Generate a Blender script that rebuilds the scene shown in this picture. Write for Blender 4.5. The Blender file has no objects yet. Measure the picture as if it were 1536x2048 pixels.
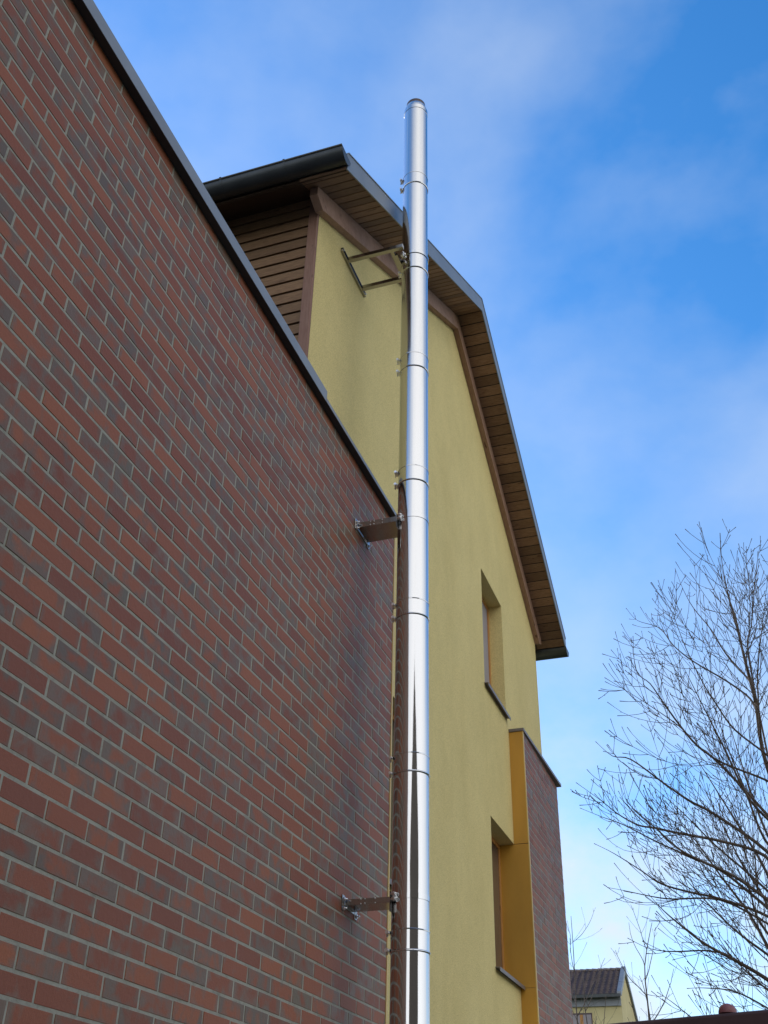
import bpy, math, random
from mathutils import Vector, Matrix
C = bpy.context.scene.collection
RAD = math.radians
random.seed(7)
# ------------------------------------------------------------------ camera (at the origin, ground 1.6 m below)
F_PX = 2123.8
RC = ((0.94436158, 0.32824349, 0.02091462), (-0.16556973, 0.52936425, -0.83208182), (-0.2841969, 0.78232327, 0.55425844))
cd = bpy.data.cameras.new('camera'); cam = bpy.data.objects.new('camera', cd); C.objects.link(cam)
cd.sensor_fit = 'VERTICAL'; cd.sensor_height = 24; cd.lens = 24*F_PX/2048
cd.clip_start = 0.05; cd.clip_end = 3000
m = Matrix.Identity(4)
for i in range(3):
    m[i][0] = RC[0][i]; m[i][1] = -RC[1][i]; m[i][2] = -RC[2][i]
cam.matrix_world = m
bpy.context.scene.camera = cam
GZ = -1.6
def ray(px, py):
    d = (px-768, py-1024, F_PX)
    return Vector([RC[0][i]*d[0]+RC[1][i]*d[1]+RC[2][i]*d[2] for i in range(3)])
def aty(px, py, y):
    d = ray(px, py); return d*(y/d.y)
# ------------------------------------------------------------------ sky, sun, exposure
SUN_AZ, SUN_EL = (-0.90, 0.43), 22.0
world = bpy.data.worlds.new('World'); bpy.context.scene.world = world; world.use_nodes = True
nt = world.node_tree; nt.nodes.clear()
N = nt.nodes.new; L = nt.links.new
out = N('ShaderNodeOutputWorld'); bg = N('ShaderNodeBackground'); bg.inputs[1].default_value = 0.13
sky = N('ShaderNodeTexSky'); sky.sky_type = 'NISHITA'; sky.sun_disc = False
sky.sun_elevation = RAD(SUN_EL); sky.sun_rotation = math.atan2(SUN_AZ[0], SUN_AZ[1])
sky.air_density = 1.0; sky.dust_density = 0.6; sky.ozone_density = 2.2
tc = N('ShaderNodeTexCoord')
def mathn(op, a, b=None, c=None, clamp=False, T=None):
    T = T or nt
    n = T.nodes.new('ShaderNodeMath'); n.operation = op; n.use_clamp = clamp
    for k, v in enumerate((a, b, c)):
        if v is None: continue
        if isinstance(v, (int, float)): n.inputs[k].default_value = v
        else: T.links.new(v, n.inputs[k])
    return n.outputs[0]
mp = N('ShaderNodeMapping'); mp.inputs['Scale'].default_value = (1.0, 1.0, 1.5); mp.inputs['Location'].default_value = (35.4, 18.04, 9.0); mp.inputs['Rotation'].default_value = (0, 0, -2.27)
L(tc.outputs['Generated'], mp.inputs[0])
n1 = N('ShaderNodeTexNoise'); n1.inputs['Scale'].default_value = 3.4; n1.inputs['Detail'].default_value = 6; n1.inputs['Roughness'].default_value = 0.5; n1.inputs['Distortion'].default_value = 0.1
L(mp.outputs[0], n1.inputs[0])
sep = N('ShaderNodeSeparateXYZ'); L(tc.outputs['Generated'], sep.inputs[0])
# thin veil ahead, thicker towards the horizon, a bank of white cloud to the right and behind the camera
low = mathn('SUBTRACT', 0.60, sep.outputs[2]); low = mathn('MAXIMUM', low, 0.0)
back = mathn('ADD', mathn('MULTIPLY', sep.outputs[0], 0.62), mathn('MULTIPLY', sep.outputs[1], -0.50)); back = mathn('MAXIMUM', back, 0.0)
cov = mathn('ADD', mathn('ADD', mathn('MULTIPLY', low, 1.1), 0.13), mathn('MULTIPLY', back, 1.6))
cov = mathn('ADD', cov, mathn('MULTIPLY', mathn('SUBTRACT', n1.outputs[0], 0.53), 1.0))
n2 = N('ShaderNodeTexNoise'); n2.inputs['Scale'].default_value = 9.0; n2.inputs['Detail'].default_value = 7; n2.inputs['Roughness'].default_value = 0.55
L(mp.outputs[0], n2.inputs[0])
low2 = mathn('MULTIPLY', mathn('SUBTRACT', 0.45, sep.outputs[2]), 3.2, clamp=True)
cov = mathn('ADD', cov, mathn('MULTIPLY', low2, mathn('MULTIPLY', mathn('SUBTRACT', n2.outputs[0], 0.47), 3.0)))
cov = mathn('ADD', cov, mathn('MULTIPLY', mathn('SUBTRACT', n2.outputs[0], 0.5), 0.22))
cov = mathn('MINIMUM', mathn('MAXIMUM', cov, 0.0), 0.92)
mix = N('ShaderNodeMix'); mix.data_type = 'RGBA'
hs = N('ShaderNodeHueSaturation'); hs.inputs['Saturation'].default_value = 1.36; hs.inputs['Value'].default_value = 2.4
L(sky.outputs[0], hs.inputs['Color'])
tn_ = N('ShaderNodeMix'); tn_.data_type = 'RGBA'; tn_.blend_type = 'MULTIPLY'; tn_.inputs[0].default_value = 1; tn_.inputs[7].default_value = (1.0, 0.95, 1.0, 1); L(hs.outputs[0], tn_.inputs[6])
L(cov, mix.inputs[0]); L(tn_.outputs[2], mix.inputs[6]); 
bk = mathn('MULTIPLY', back, 1.6, clamp=True)
cm = N('ShaderNodeMix'); cm.data_type = 'RGBA'; cm.inputs[6].default_value = (6.1, 6.8, 7.7, 1); cm.inputs[7].default_value = (12.0, 11.7, 11.3, 1); L(bk, cm.inputs[0]); L(cm.outputs[2], mix.inputs[7])
L(mix.outputs[2], bg.inputs[0]); L(bg.outputs[0], out.inputs[0])
sl = bpy.data.lights.new('sun', 'SUN'); sl.energy = 2.0; sl.angle = RAD(0.6); sl.color = (1, 0.93, 0.83)
so = bpy.data.objects.new('sun', sl); C.objects.link(so)
hl = math.hypot(*SUN_AZ)
sd = Vector((SUN_AZ[0]/hl*math.cos(RAD(SUN_EL)), SUN_AZ[1]/hl*math.cos(RAD(SUN_EL)), math.sin(RAD(SUN_EL))))
so.rotation_euler = sd.to_track_quat('Z', 'Y').to_euler()
vs = bpy.context.scene.view_settings; vs.view_transform = 'Standard'; vs.look = 'None'; vs.exposure = 0.0; vs.gamma = 1
# ------------------------------------------------------------------ mesh helpers
class MB:
    def __init__(s): s.v = []; s.f = []; s.sm = []; s.mi = []
    def add(s, vs_, fs, smooth=False, mi=0):
        b = len(s.v); s.v += [tuple(p) for p in vs_]
        for f in fs: s.f.append([b+i for i in f]); s.sm.append(smooth); s.mi.append(mi)
    def box(s, x0, x1, y0, y1, z0, z1, mi=0):
        x0, x1 = min(x0, x1), max(x0, x1); y0, y1 = min(y0, y1), max(y0, y1); z0, z1 = min(z0, z1), max(z0, z1)
        s.add([(x0,y0,z0),(x1,y0,z0),(x1,y1,z0),(x0,y1,z0),(x0,y0,z1),(x1,y0,z1),(x1,y1,z1),(x0,y1,z1)],
              [(0,3,2,1),(4,5,6,7),(0,1,5,4),(1,2,6,5),(2,3,7,6),(3,0,4,7)], mi=mi); return s
    def prism(s, poly, axis, a0, a1, mi=0):     # poly: 2-D points in the other two axes (in xyz order), extruded along axis
        def p(u, v, a): return {'x': (a,u,v), 'y': (u,a,v), 'z': (u,v,a)}[axis]
        n = len(poly)
        vs_ = [p(u,v,a0) for u,v in poly]+[p(u,v,a1) for u,v in poly]
        ar = sum(poly[i][0]*poly[(i+1)%n][1]-poly[(i+1)%n][0]*poly[i][1] for i in range(n))
        fs = [list(range(n))[::-1], list(range(n, 2*n))]+[[i, (i+1)%n, n+(i+1)%n, n+i] for i in range(n)]
        flip = (ar < 0) != (axis == 'y') 
        if (a1 < a0): flip = not flip
        if flip: fs = [f[::-1] for f in fs]
        s.add(vs_, fs, mi=mi); return s
    def tube(s, pts, rad, n=8, caps=True, smooth=True, mi=0):
        pts = [Vector(p) for p in pts]
        if isinstance(rad, (int, float)): rad = [rad]*len(pts)
        vs_ = []; u = None
        for i, p in enumerate(pts):
            t = (pts[min(i+1, len(pts)-1)]-pts[max(i-1, 0)]).normalized()
            if u is None:
                u = t.orthogonal().normalized()
            else:
                u = (u-t*u.dot(t)); u = u.normalized() if u.length > 1e-6 else t.orthogonal().normalized()
            w = t.cross(u)
            for k in range(n):
                a = 2*math.pi*k/n; vs_.append(p+(u*math.cos(a)+w*math.sin(a))*rad[i])
        fs = []
        for i in range(len(pts)-1):
            for k in range(n):
                a = i*n+k; b = i*n+(k+1)%n; fs.append((a, b, b+n, a+n))
        if caps: fs.append(list(range(n))[::-1]); fs.append([len(vs_)-n+k for k in range(n)])
        s.add(vs_, fs, smooth, mi); return s
    def lathe(s, prof, cx, cy, n=64, smooth=True):  # prof: (r, z) from bottom up
        vs_ = [(cx+r*math.cos(2*math.pi*k/n), cy+r*math.sin(2*math.pi*k/n), z) for r, z in prof for k in range(n)]
        fs = [(i*n+k, i*n+(k+1)%n, (i+1)*n+(k+1)%n, (i+1)*n+k) for i in range(len(prof)-1) for k in range(n)]
        s.add(vs_, fs, smooth); return s
    def hard(s, prof, cx, cy, n=96):      # lathe whose profile corners stay crisp
        for a, b in zip(prof, prof[1:]): s.lathe([a, b], cx, cy, n)
        return s
    def build(s, name, mat, parent=None, bevel=0, **kw):
        me = bpy.data.meshes.new(name); me.from_pydata(s.v, [], s.f)
        mats = mat if isinstance(mat, (list, tuple)) else [mat]
        for q in mats: me.materials.append(q)
        me.polygons.foreach_set('use_smooth', s.sm); me.polygons.foreach_set('material_index', s.mi)
        me.update()
        o = bpy.data.objects.new(name, me); C.objects.link(o)
        if parent:
            o.parent = parent; o.matrix_parent_inverse = Matrix.Translation(-root_loc(parent))
        if bevel:
            b = o.modifiers.new('bevel', 'BEVEL'); b.width = bevel; b.segments = 2; b.limit_method = 'ANGLE'; b.angle_limit = RAD(40)
        for k, v in kw.items(): o[k] = v
        return o
def root_loc(o):
    p = Vector(o.location)
    while o.parent: o = o.parent; p = Vector(o.location) if not p.length else p+Vector(o.location)*0
    return p if o.type != 'EMPTY' else Vector(o.location)
def thing(name, label, cat, loc, group=None):
    o = bpy.data.objects.new(name, None); C.objects.link(o); o.location = loc; o.empty_display_size = 0.1
    o['label'] = label; o['category'] = cat
    if group: o['group'] = group
    return o
# children of an empty keep world coordinates in their mesh through matrix_parent_inverse; grandchildren have a mesh parent at identity
def part(mb, name, mat, parent, **kw):
    o = mb.build(name, mat, None, **kw)
    o.parent = parent
    if parent.type == 'EMPTY': o.matrix_parent_inverse = Matrix.Translation(-Vector(parent.location))
    return o
# ------------------------------------------------------------------ materials
class Mat:
    def __init__(s, name, rough=0.6, metal=0.0, col=(0.5, 0.5, 0.5), spec=0.5):
        s.m = bpy.data.materials.new(name); s.m.use_nodes = True; s.T = s.m.node_tree
        s.b = s.T.nodes['Principled BSDF']; s.b.inputs['Roughness'].default_value = rough
        s.b.inputs['Metallic'].default_value = metal; s.b.inputs['Base Color'].default_value = (*col, 1)
        s.b.inputs['Specular IOR Level'].default_value = spec
    def n(s, t, **kw):
        x = s.T.nodes.new(t)
        for k, v in kw.items():
            if k[0] == '_': setattr(x, k[1:], v)
            else: x.inputs[k.replace('_', ' ')].default_value = v
        return x
    def l(s, a, b): s.T.links.new(a, b)
    def coord(s, scale=(1, 1, 1), rot=(0, 0, 0)):
        g = s.n('ShaderNodeNewGeometry'); mpn = s.n('ShaderNodeMapping'); mpn.inputs['Scale'].default_value = scale; mpn.inputs['Rotation'].default_value = rot
        s.l(g.outputs['Position'], mpn.inputs[0]); return mpn.outputs[0]
    def noise(s, vec, scale, detail=4, rough=0.55, dist=0):
        x = s.n('ShaderNodeTexNoise', Scale=scale, Detail=detail, Roughness=rough, Distortion=dist); s.l(vec, x.inputs[0]); return x.outputs[0]
    def ramp(s, fac, stops, interp='LINEAR'):
        r = s.n('ShaderNodeValToRGB'); r.color_ramp.interpolation = interp; e = r.color_ramp.elements
        while len(e) < len(stops): e.new(0.5)
        for k, (p, c) in enumerate(stops): e[k].position = p; e[k].color = (*c, 1) if len(c) == 3 else c
        s.l(fac, r.inputs[0]); return r.outputs[0]
    def mixc(s, fac, a, b, mode='MIX'):
        x = s.n('ShaderNodeMix', _data_type='RGBA', _blend_type=mode)
        for k, v in ((0, fac), (6, a), (7, b)):
            if isinstance(v, (int, float)): x.inputs[k].default_value = v
            elif isinstance(v, tuple): x.inputs[k].default_value = (*v, 1)
            else: s.l(v, x.inputs[k])
        return x.outputs[2]
    def bump(s, h, strength, dist=0.01):
        x = s.n('ShaderNodeBump', Strength=strength, Distance=dist); s.l(h, x.inputs['Height']); s.l(x.outputs[0], s.b.inputs['Normal']); return x
    def color(s, c): s.l(c, s.b.inputs['Base Color'])
def simple(name, col, var=0.15, rough=0.6, metal=0, scale=8, bump=0.15, stretch=(1, 1, 1), bs=60, spec=0.5):
    M = Mat(name, rough, metal, col, spec); c = M.coord(stretch)
    n_ = M.noise(c, scale, 5); lo = tuple(x*(1-var) for x in col); hi = tuple(min(1, x*(1+var)) for x in col)
    M.color(M.ramp(n_, [(0.3, lo), (0.7, hi)]))
    if bump: M.bump(M.noise(c, bs, 3), bump, 0.004)
    return M.m
# bricks: per-brick attributes 'rnd' (colour) and uv inside each brick
Mb = Mat('brick', 0.42, 0, spec=0.3)
at = Mb.n('ShaderNodeAttribute', _attribute_name='rnd'); uvn = Mb.n('ShaderNodeUVMap', _uv_map='UVMap')
sp = Mb.n('ShaderNodeSeparateColor'); Mb.l(at.outputs['Color'], sp.inputs[0])
su = Mb.n('ShaderNodeSeparateXYZ'); Mb.l(uvn.outputs[0], su.inputs[0])
T = Mb.T
cc = Mb.coord()
eu = mathn('MULTIPLY', mathn('ABSOLUTE', mathn('SUBTRACT', su.outputs[0], 0.5, T=T), T=T), 2, T=T)
ev = mathn('MULTIPLY', mathn('ABSOLUTE', mathn('SUBTRACT', su.outputs[1], 0.5, T=T), T=T), 2, T=T)
edge = mathn('MAXIMUM', mathn('POWER', eu, 3, T=T), mathn('MULTIPLY', mathn('POWER', ev, 3, T=T), 0.75, T=T), T=T)
nb = Mb.noise(Mb.coord((1, 1, 0.8)), 13, 4, 0.55, 0.5)
g1 = mathn('ADD', mathn('MULTIPLY', edge, 0.8, T=T), mathn('MULTIPLY', mathn('SUBTRACT', nb, 0.5, T=T), 4.2, T=T), T=T)
g2 = mathn('ADD', g1, mathn('MULTIPLY', mathn('SUBTRACT', sp.outputs[0], 0.55, T=T), 1.25, T=T), clamp=True, T=T)   # 0 red ... 1 grey
red = Mb.ramp(sp.outputs[1], [(0, (0.205, 0.064, 0.033)), (0.5, (0.255, 0.078, 0.036)), (1, (0.31, 0.100, 0.042))])
gry = Mb.ramp(sp.outputs[2], [(0, (0.130, 0.095, 0.068)), (0.45, (0.165, 0.110, 0.077)), (0.8, (0.19, 0.116, 0.080)), (1, (0.14, 0.112, 0.074))])
base = Mb.mixc(g2, red, gry)
spk = Mb.ramp(Mb.noise(cc, 260, 2), [(0.25, (0.8, 0.8, 0.8)), (0.6, (1.06, 1.06, 1.06))])
Mb.color(Mb.mixc(1.0, base, spk, 'MULTIPLY'))
Mb.l(mathn('ADD', mathn('MULTIPLY', g2, -0.08, T=T), 0.56, T=T), Mb.b.inputs['Roughness'])
Mb.bump(mathn('ADD', Mb.noise(Mb.coord((1, 1.0, 1)), 55, 5, 0.65), mathn('MULTIPLY', Mb.noise(Mb.coord((1, 14, 1)), 14, 2), 0.5, T=T), T=T), 0.35, 0.004)
BRICK = Mb.m
Mm = Mat('mortar', 0.9); cc = Mm.coord()
Mm.color(Mm.ramp(Mm.noise(cc, 14, 6, 0.7), [(0.25, (0.20, 0.195, 0.16)), (0.5, (0.32, 0.315, 0.26)), (0.8, (0.39, 0.38, 0.32))])); Mm.bump(Mm.noise(cc, 300, 3), 0.6, 0.003)
MORTAR = Mm.m
Mp = Mat('yellow_render', 0.92, spec=0.25); cc = Mp.coord()
cst = Mp.coord((1, 1, 0.6))
c1 = Mp.ramp(Mp.noise(cst, 1.6, 5, 0.6), [(0.2, (0.80, 0.655, 0.29)), (0.55, (0.84, 0.70, 0.32)), (0.85, (0.86, 0.72, 0.34))])
c1 = Mp.mixc(1.0, c1, Mp.ramp(Mp.noise(Mp.coord((1, 1.0, 0.7)), 1.6, 8, 0.72), [(0.3, (0.90, 0.90, 0.88)), (0.62, (1.0, 1.0, 1.0))]), 'MULTIPLY')
c2 = Mp.ramp(Mp.noise(cc, 105, 4, 0.75), [(0.34, (0.78, 0.78, 0.75)), (0.62, (1.07, 1.07, 1.06))])
Mp.color(Mp.mixc(1.0, c1, c2, 'MULTIPLY')); Mp.bump(Mp.noise(cc, 150, 5, 0.75), 1.0, 0.008)
RENDER = Mp.m
def gold(name, col):
    M = Mat(name, 0.42, 0, col); c = M.coord((1, 1, 0.3)); M.color(M.ramp(M.noise(c, 5, 4), [(0.3, tuple(x*0.9 for x in col)), (0.7, tuple(x*1.08 for x in col))]))
    M.bump(M.noise(M.coord(), 25, 2), 0.08, 0.01); return M.m
GOLD = gold('golden_panel', (0.52, 0.27, 0.035)); GOLDL = gold('golden_trim', (0.62, 0.42, 0.12))
def wood(name, dark, light, axis_scale, rough=0.7, spec=0.3):
    M = Mat(name, rough, spec=spec); c = M.coord(axis_scale)
    n_ = M.noise(c, 6, 6, 0.62, 0.6)
    at_ = M.n('ShaderNodeNewGeometry')
    r_ = M.n('ShaderNodeMapRange'); r_.inputs[3].default_value = 0.62; r_.inputs[4].default_value = 1.2; M.l(at_.outputs['Random Per Island'], r_.inputs[0])
    kn = M.ramp(M.noise(M.coord(tuple(max(x*0.16, 0.6) for x in axis_scale)), 9, 2), [(0.26, (0.35, 0.3, 0.28)), (0.34, (1, 1, 1))])
    base_ = M.ramp(n_, [(0.25, dark), (0.75, light)])
    base_ = M.mixc(1.0, base_, kn, 'MULTIPLY')
    cmb = M.n('ShaderNodeCombineColor'); [M.l(r_.outputs[0], cmb.inputs[i]) for i in range(3)]
    M.color(M.mixc(1.0, base_, cmb.outputs[0], 'MULTIPLY')); M.bump(n_, 0.25, 0.004); return M.m
SOFFIT = wood('soffit_board_wood', (0.165, 0.088, 0.050), (0.33, 0.20, 0.12), (2, 16, 16))
SIDING = wood('siding_board_wood', (0.17, 0.092, 0.044), (0.34, 0.20, 0.10), (2, 16, 18))
POSTW = wood('reddish_wood', (0.27, 0.14, 0.095), (0.36, 0.21, 0.15), (14, 14, 1.5))
RAFTER = wood('rafter_wood', (0.36, 0.20, 0.13), (0.54, 0.34, 0.25), (14, 2.5, 2.5))
EAVE = wood('shade_dark_eaves', (0.05, 0.032, 0.022), (0.09, 0.055, 0.035), (2, 16, 16))  # wood colour darkened to paint in the shade of the eave void
ORWOOD = wood('orange_window_wood', (0.42, 0.19, 0.05), (0.55, 0.27, 0.08), (14, 14, 1.5), 0.4)
ZINC = simple('zinc_flashing', (0.21, 0.23, 0.25), 0.12, 0.45, 0.35, 3, 0.08, bs=20)
GUTTER = simple('dark_zinc_gutter', (0.06, 0.066, 0.068), 0.2, 0.42, 0.5, 5, 0.08, bs=20)
COPSHADE = simple('coping_underside_shade', (0.035, 0.034, 0.036), 0.15, 0.6, 0, 6, 0.1)  # near-black paints in the shade below the coping overhang
SILL = simple('brown_grey_sill', (0.17, 0.145, 0.135), 0.12, 0.45, 0.2, 6, 0.05)
COPZ = simple('grey_coping_metal', (0.24, 0.26, 0.285), 0.1, 0.5, 0.3, 4, 0.06, bs=20)
TILE = simple('brown_roof_tile', (0.11, 0.085, 0.08), 0.35, 0.38, 0, 1.5, 0.1)
DARKROOF = simple('bitumen_roof', (0.05, 0.05, 0.05), 0.3, 0.9)
BACK = simple('cavity_shade', (0.02, 0.017, 0.014), 0.1, 0.9, bump=0)  # near-black colour stands for shade in board gaps and the unlit room
TILEF = simple('glossy_brown_tile', (0.058, 0.038, 0.035), 0.4, 0.35, 0, 1.5, 0.0)
PLASTF = simple('pale_yellow_render', (0.60, 0.52, 0.27), 0.06, 0.9, 0, 1.0, 0.2)
SHADEWALL = simple('shade_dark_wall', (0.07, 0.058, 0.042), 0.25, 0.8, 0, 1.2, 0.2, (6, 6, 1))  # dark colour paints the neighbour's wall as if in shade
REDBROWN = simple('dark_red_brown_paint', (0.085, 0.052, 0.055), 0.15, 0.5, 0, 6, 0.1)
REDBALL = simple('dull_red_paint', (0.24, 0.085, 0.09), 0.12, 0.5, 0, 10, 0.05)
def steel(name, rough, col=(0.62, 0.63, 0.645), bumps=0.05):
    M = Mat(name, rough, 1.0, col); c = M.coord((1, 1, 0.05))
    M.l(M.ramp(M.noise(c, 60, 4), [(0.3, (rough*0.75,)*3), (0.7, (rough*1.35,)*3)]), M.b.inputs['Roughness'])
    M.b.inputs['Roughness'].default_value = rough
    if bumps: M.bump(M.noise(M.coord((1, 1, 0.35)), 7, 2), bumps, 0.02)
    return M.m
STEELS = [steel('polished_steel', r) for r in (0.08, 0.13, 0.19)]
STEELB = steel('bracket_steel', 0.2, (0.36, 0.345, 0.33), 0.05)
BOLT = steel('bolt_steel', 0.3, (0.8, 0.8, 0.8), 0)
DARKSTEEL = simple('dark_brown_steel', (0.10, 0.07, 0.055), 0.3, 0.5, 0.6)  # dark brown colour for the flue opening
Mg = Mat('window_glass', 0.03, 0, (0.06, 0.065, 0.07), 0.9); Mg.b.inputs['Coat Weight'].default_value = 0.6; GLASS = Mg.m
GREYPANE = simple('flat_grey_pane', (0.30, 0.27, 0.28), 0.05, 0.6)  # flat grey put in for the look of the glass panes
Mk = Mat('bark', 0.85, spec=0.2); cc = Mk.coord((1, 1, 0.4)); Mk.color(Mk.ramp(Mk.noise(cc, 12, 4), [(0.3, (0.055, 0.042, 0.036)), (0.75, (0.15, 0.12, 0.095))])); Mk.bump(Mk.noise(cc, 60, 4), 0.5, 0.006); BARK = Mk.m
Mt = Mat('twig_bark', 0.7, spec=0.3); Mt.color(Mt.ramp(Mt.noise(Mt.coord(), 9, 3), [(0.3, (0.05, 0.040, 0.036)), (0.7, (0.12, 0.095, 0.08))])); TWIG = Mt.m
# ------------------------------------------------------------------ ground
def structure(mb, name, mat): return mb.build(name, mat, kind='structure')
Mgd = Mat('grass', 0.95, spec=0.1); cc = Mgd.coord()
Mgd.color(Mgd.ramp(Mgd.noise(cc, 1.5, 8, 0.7), [(0.3, (0.04, 0.055, 0.02)), (0.7, (0.09, 0.10, 0.045))])); Mgd.bump(Mgd.noise(cc, 40, 4), 0.8, 0.03)
q = MB(); q.add([(-900,-900,GZ),(900,-900,GZ),(900,900,GZ),(-900,900,GZ)], [(0,1,2,3)]); structure(q, 'ground', Mgd.m)
Mpv = Mat('paving', 0.85); bt = Mpv.n('ShaderNodeTexBrick', Scale=1.0, Mortar_Size=0.004, Brick_Width=0.2, Row_Height=0.1, Color1=(0.20,0.19,0.18,1), Color2=(0.27,0.255,0.24,1), Mortar=(0.09,0.085,0.08,1)); Mpv.l(Mpv.coord(), bt.inputs[0]); Mpv.color(bt.outputs[0]); Mpv.bump(bt.outputs[1], -0.5, 0.004)
q = MB(); q.box(-2.24, 2.2, -14, 22, GZ-0.1, GZ+0.03); structure(q, 'pavement', Mpv.m)
# ------------------------------------------------------------------ brick skin builder
PL, PH = 0.2504, 0.078
Z0, Y0J = 0.537, 0.067      # phase of bed joints and of head joints
def brick_skin(x, y0, y1, z0, z1, parent, name='brick_wall', seed=1, phase=0.0):
    rnd = random.Random(seed); mb = MB(); cols = []; uvs = []
    g = 0.0063
    n0 = math.floor((z0-Z0)/PH)-1; n1_ = math.ceil((z1-Z0)/PH)+1
    for n_ in range(n0, n1_):
        za, zb = Z0+n_*PH+g, Z0+(n_+1)*PH-g
        za2, zb2 = max(za, z0), min(zb, z1)
        if zb2-za2 < 0.008: continue
        off = Y0J+phase+(PL/2 if n_ % 2 else 0)
        k0 = math.floor((y0-off)/PL)-1; k1 = math.ceil((y1-off)/PL)+1
        for k in range(k0, k1):
            ya, yb = off+k*PL+g, off+(k+1)*PL-g
            ya += rnd.uniform(-0.0012, 0.0012); yb += rnd.uniform(-0.0012, 0.0012)
            ya2, yb2 = max(ya, y0), min(yb, y1)
            if yb2-ya2 < 0.012: continue
            dz = rnd.uniform(-0.0008, 0.0008); px = rnd.uniform(-0.0012, 0.0008); e = 0.0014; tl = rnd.uniform(-0.0006, 0.0006)
            xb, xm, xf = x-0.010, x-0.0008+px, x+px
            za3, zb3 = za2+dz, zb2+dz
            ring = lambda xx, i: [(xx+tl*0, ya2+i, za3+i), (xx, yb2-i, za3+i), (xx, yb2-i, zb3-i), (xx, ya2+i, zb3-i)]
            fr = [(xf+tl, ya2+e, za3+e), (xf-tl, yb2-e, za3+e), (xf-tl, yb2-e, zb3-e), (xf+tl, ya2+e, zb3-e)]
            vs_ = ring(xb, 0)+ring(xm, 0)+fr
            fs = [(8, 9, 10, 11)]+[(a*4+i, a*4+(i+1)%4, (a+1)*4+(i+1)%4, (a+1)*4+i) for a in (0, 1) for i in range(4)]
            b = len(mb.v); mb.add(vs_, fs)
            r0 = rnd.random(); c = (r0, rnd.random(), rnd.random(), 1)
            for f in fs:
                for i in f:
                    p = vs_[i]; uvs.append(((p[1]-ya)/(yb-ya), (p[2]-za)/(zb-za))); cols.append(c)
    o = part(mb, name, BRICK, parent)
    me = o.data
    ul = me.uv_layers.new(name='UVMap'); ca = me.color_attributes.new('rnd', 'FLOAT_COLOR', 'CORNER')
    ul.data.foreach_set('uv', [t for u_ in uvs for t in u_]); ca.data.foreach_set('color', [t for u_ in cols for t in u_])
    return o
XB, XY = -2.25, -2.4028     # brick face and yellow render face
YE = 6.435                  # end of the brick wall
ZC = 4.428                  # underside of the coping
# ------------------------------------------------------------------ brick extension
ext = thing('brick_extension', 'flat roofed extension of red and mauve brick with metal coping, filling the left side', 'building', (-4.5, 2, GZ))
bw = brick_skin(XB, -7.0, YE, GZ, ZC+0.02, ext, seed=3)
q = MB(); q.box(-2.40, XB-0.0020, -7.0, YE, GZ, ZC+0.01); part(q, 'mortar_bed', MORTAR, ext)
q = MB(); q.box(-9.5, -2.40, -7.0, 4.985, GZ, ZC-0.02); part(q, 'wall', MORTAR, ext)
q = MB(); q.box(-9.5, -2.45, -7.0, 4.985, ZC-0.02, ZC+0.03); part(q, 'roof', DARKROOF, ext)
q = MB(); q.box(-2.45, XB+0.046, -7.0, YE+0.02, ZC, ZC+0.022); cp = part(q, 'coping', COPSHADE, ext)
q = MB()
for a, b_ in ((-7.0, -1.03), (-1.026, 1.97), (1.974, 4.91)):
    q.prism([(XB+0.05, ZC-0.004), (XB+0.05, ZC+0.083), (XB+0.035, ZC+0.095), (-2.5, ZC+0.085), (-2.5, ZC+0.08), (XB+0.033, ZC+0.088), (XB+0.047, ZC+0.08), (XB+0.047, ZC-0.004)], 'y', a, b_)
part(q, 'roof_edge_flashing', COPZ, cp)
q = MB(); q.prism([(XB+0.05, ZC-0.002), (XB+0.05, ZC+0.026), (XY+0.002, ZC+0.034), (XY+0.002, ZC+0.03), (XB+0.047, ZC+0.023), (XB+0.047, ZC-0.002)], 'y', 4.905, YE+0.022); part(q, 'coping_cover', COPZ, cp)
q = MB(); q.box(XB-0.05, XB+0.004, YE, YE+0.022, GZ, ZC-0.002); part(q, 'edge_profile', GOLDL, ext)
# ------------------------------------------------------------------ yellow gable house
YA, YR, YZ = 5.0, 8.8, 12.60       # near corner, ridge, far corner
XO = -2.044                        # verge
SL = 0.588; ZR = 8.823             # soffit: slope and height at the ridge
zs = lambda y: ZR-SL*abs(y-YR)
XI = -13.0
house = thing('yellow_house', 'tall yellow rendered gable house with wooden eaves rising behind the steel flue', 'house', (-7.5, 8.8, GZ))
wins = [(9.76, 10.68, 4.57, 5.955), (9.81, 10.775, 1.865, 3.233), (6.462, 7.43, 1.865, 3.233)]
# wall of the gable, with real openings
q = MB(); DP = 0.30
ys = sorted({YA, YZ, YR}|{w[0] for w in wins}|{w[1] for w in wins})
for a, b_ in zip(ys, ys[1:]):
    hs_ = sorted([(w[2], w[3]) for w in wins if w[0] <= a+1e-6 and w[1] >= b_-1e-6])
    z = GZ
    for h0, h1 in hs_:
        q.prism([(a, z), (b_, z), (b_, h0), (a, h0)], 'x', XY-DP, XY); z = h1
    q.prism([(a, z), (b_, z), (b_, zs(b_)+0.01), (a, zs(a)+0.01)], 'x', XY-DP, XY)
part(q, 'wall', RENDER, house)
# rest of the body
q = MB(); q.prism([(YA+0.03, GZ), (YZ, GZ), (YZ, zs(YZ)), (YR, ZR), (YA+0.03, zs(YA+0.03))], 'x', XI, XY-DP-0.12); part(q, 'rear_walls', RENDER, house)
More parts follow.
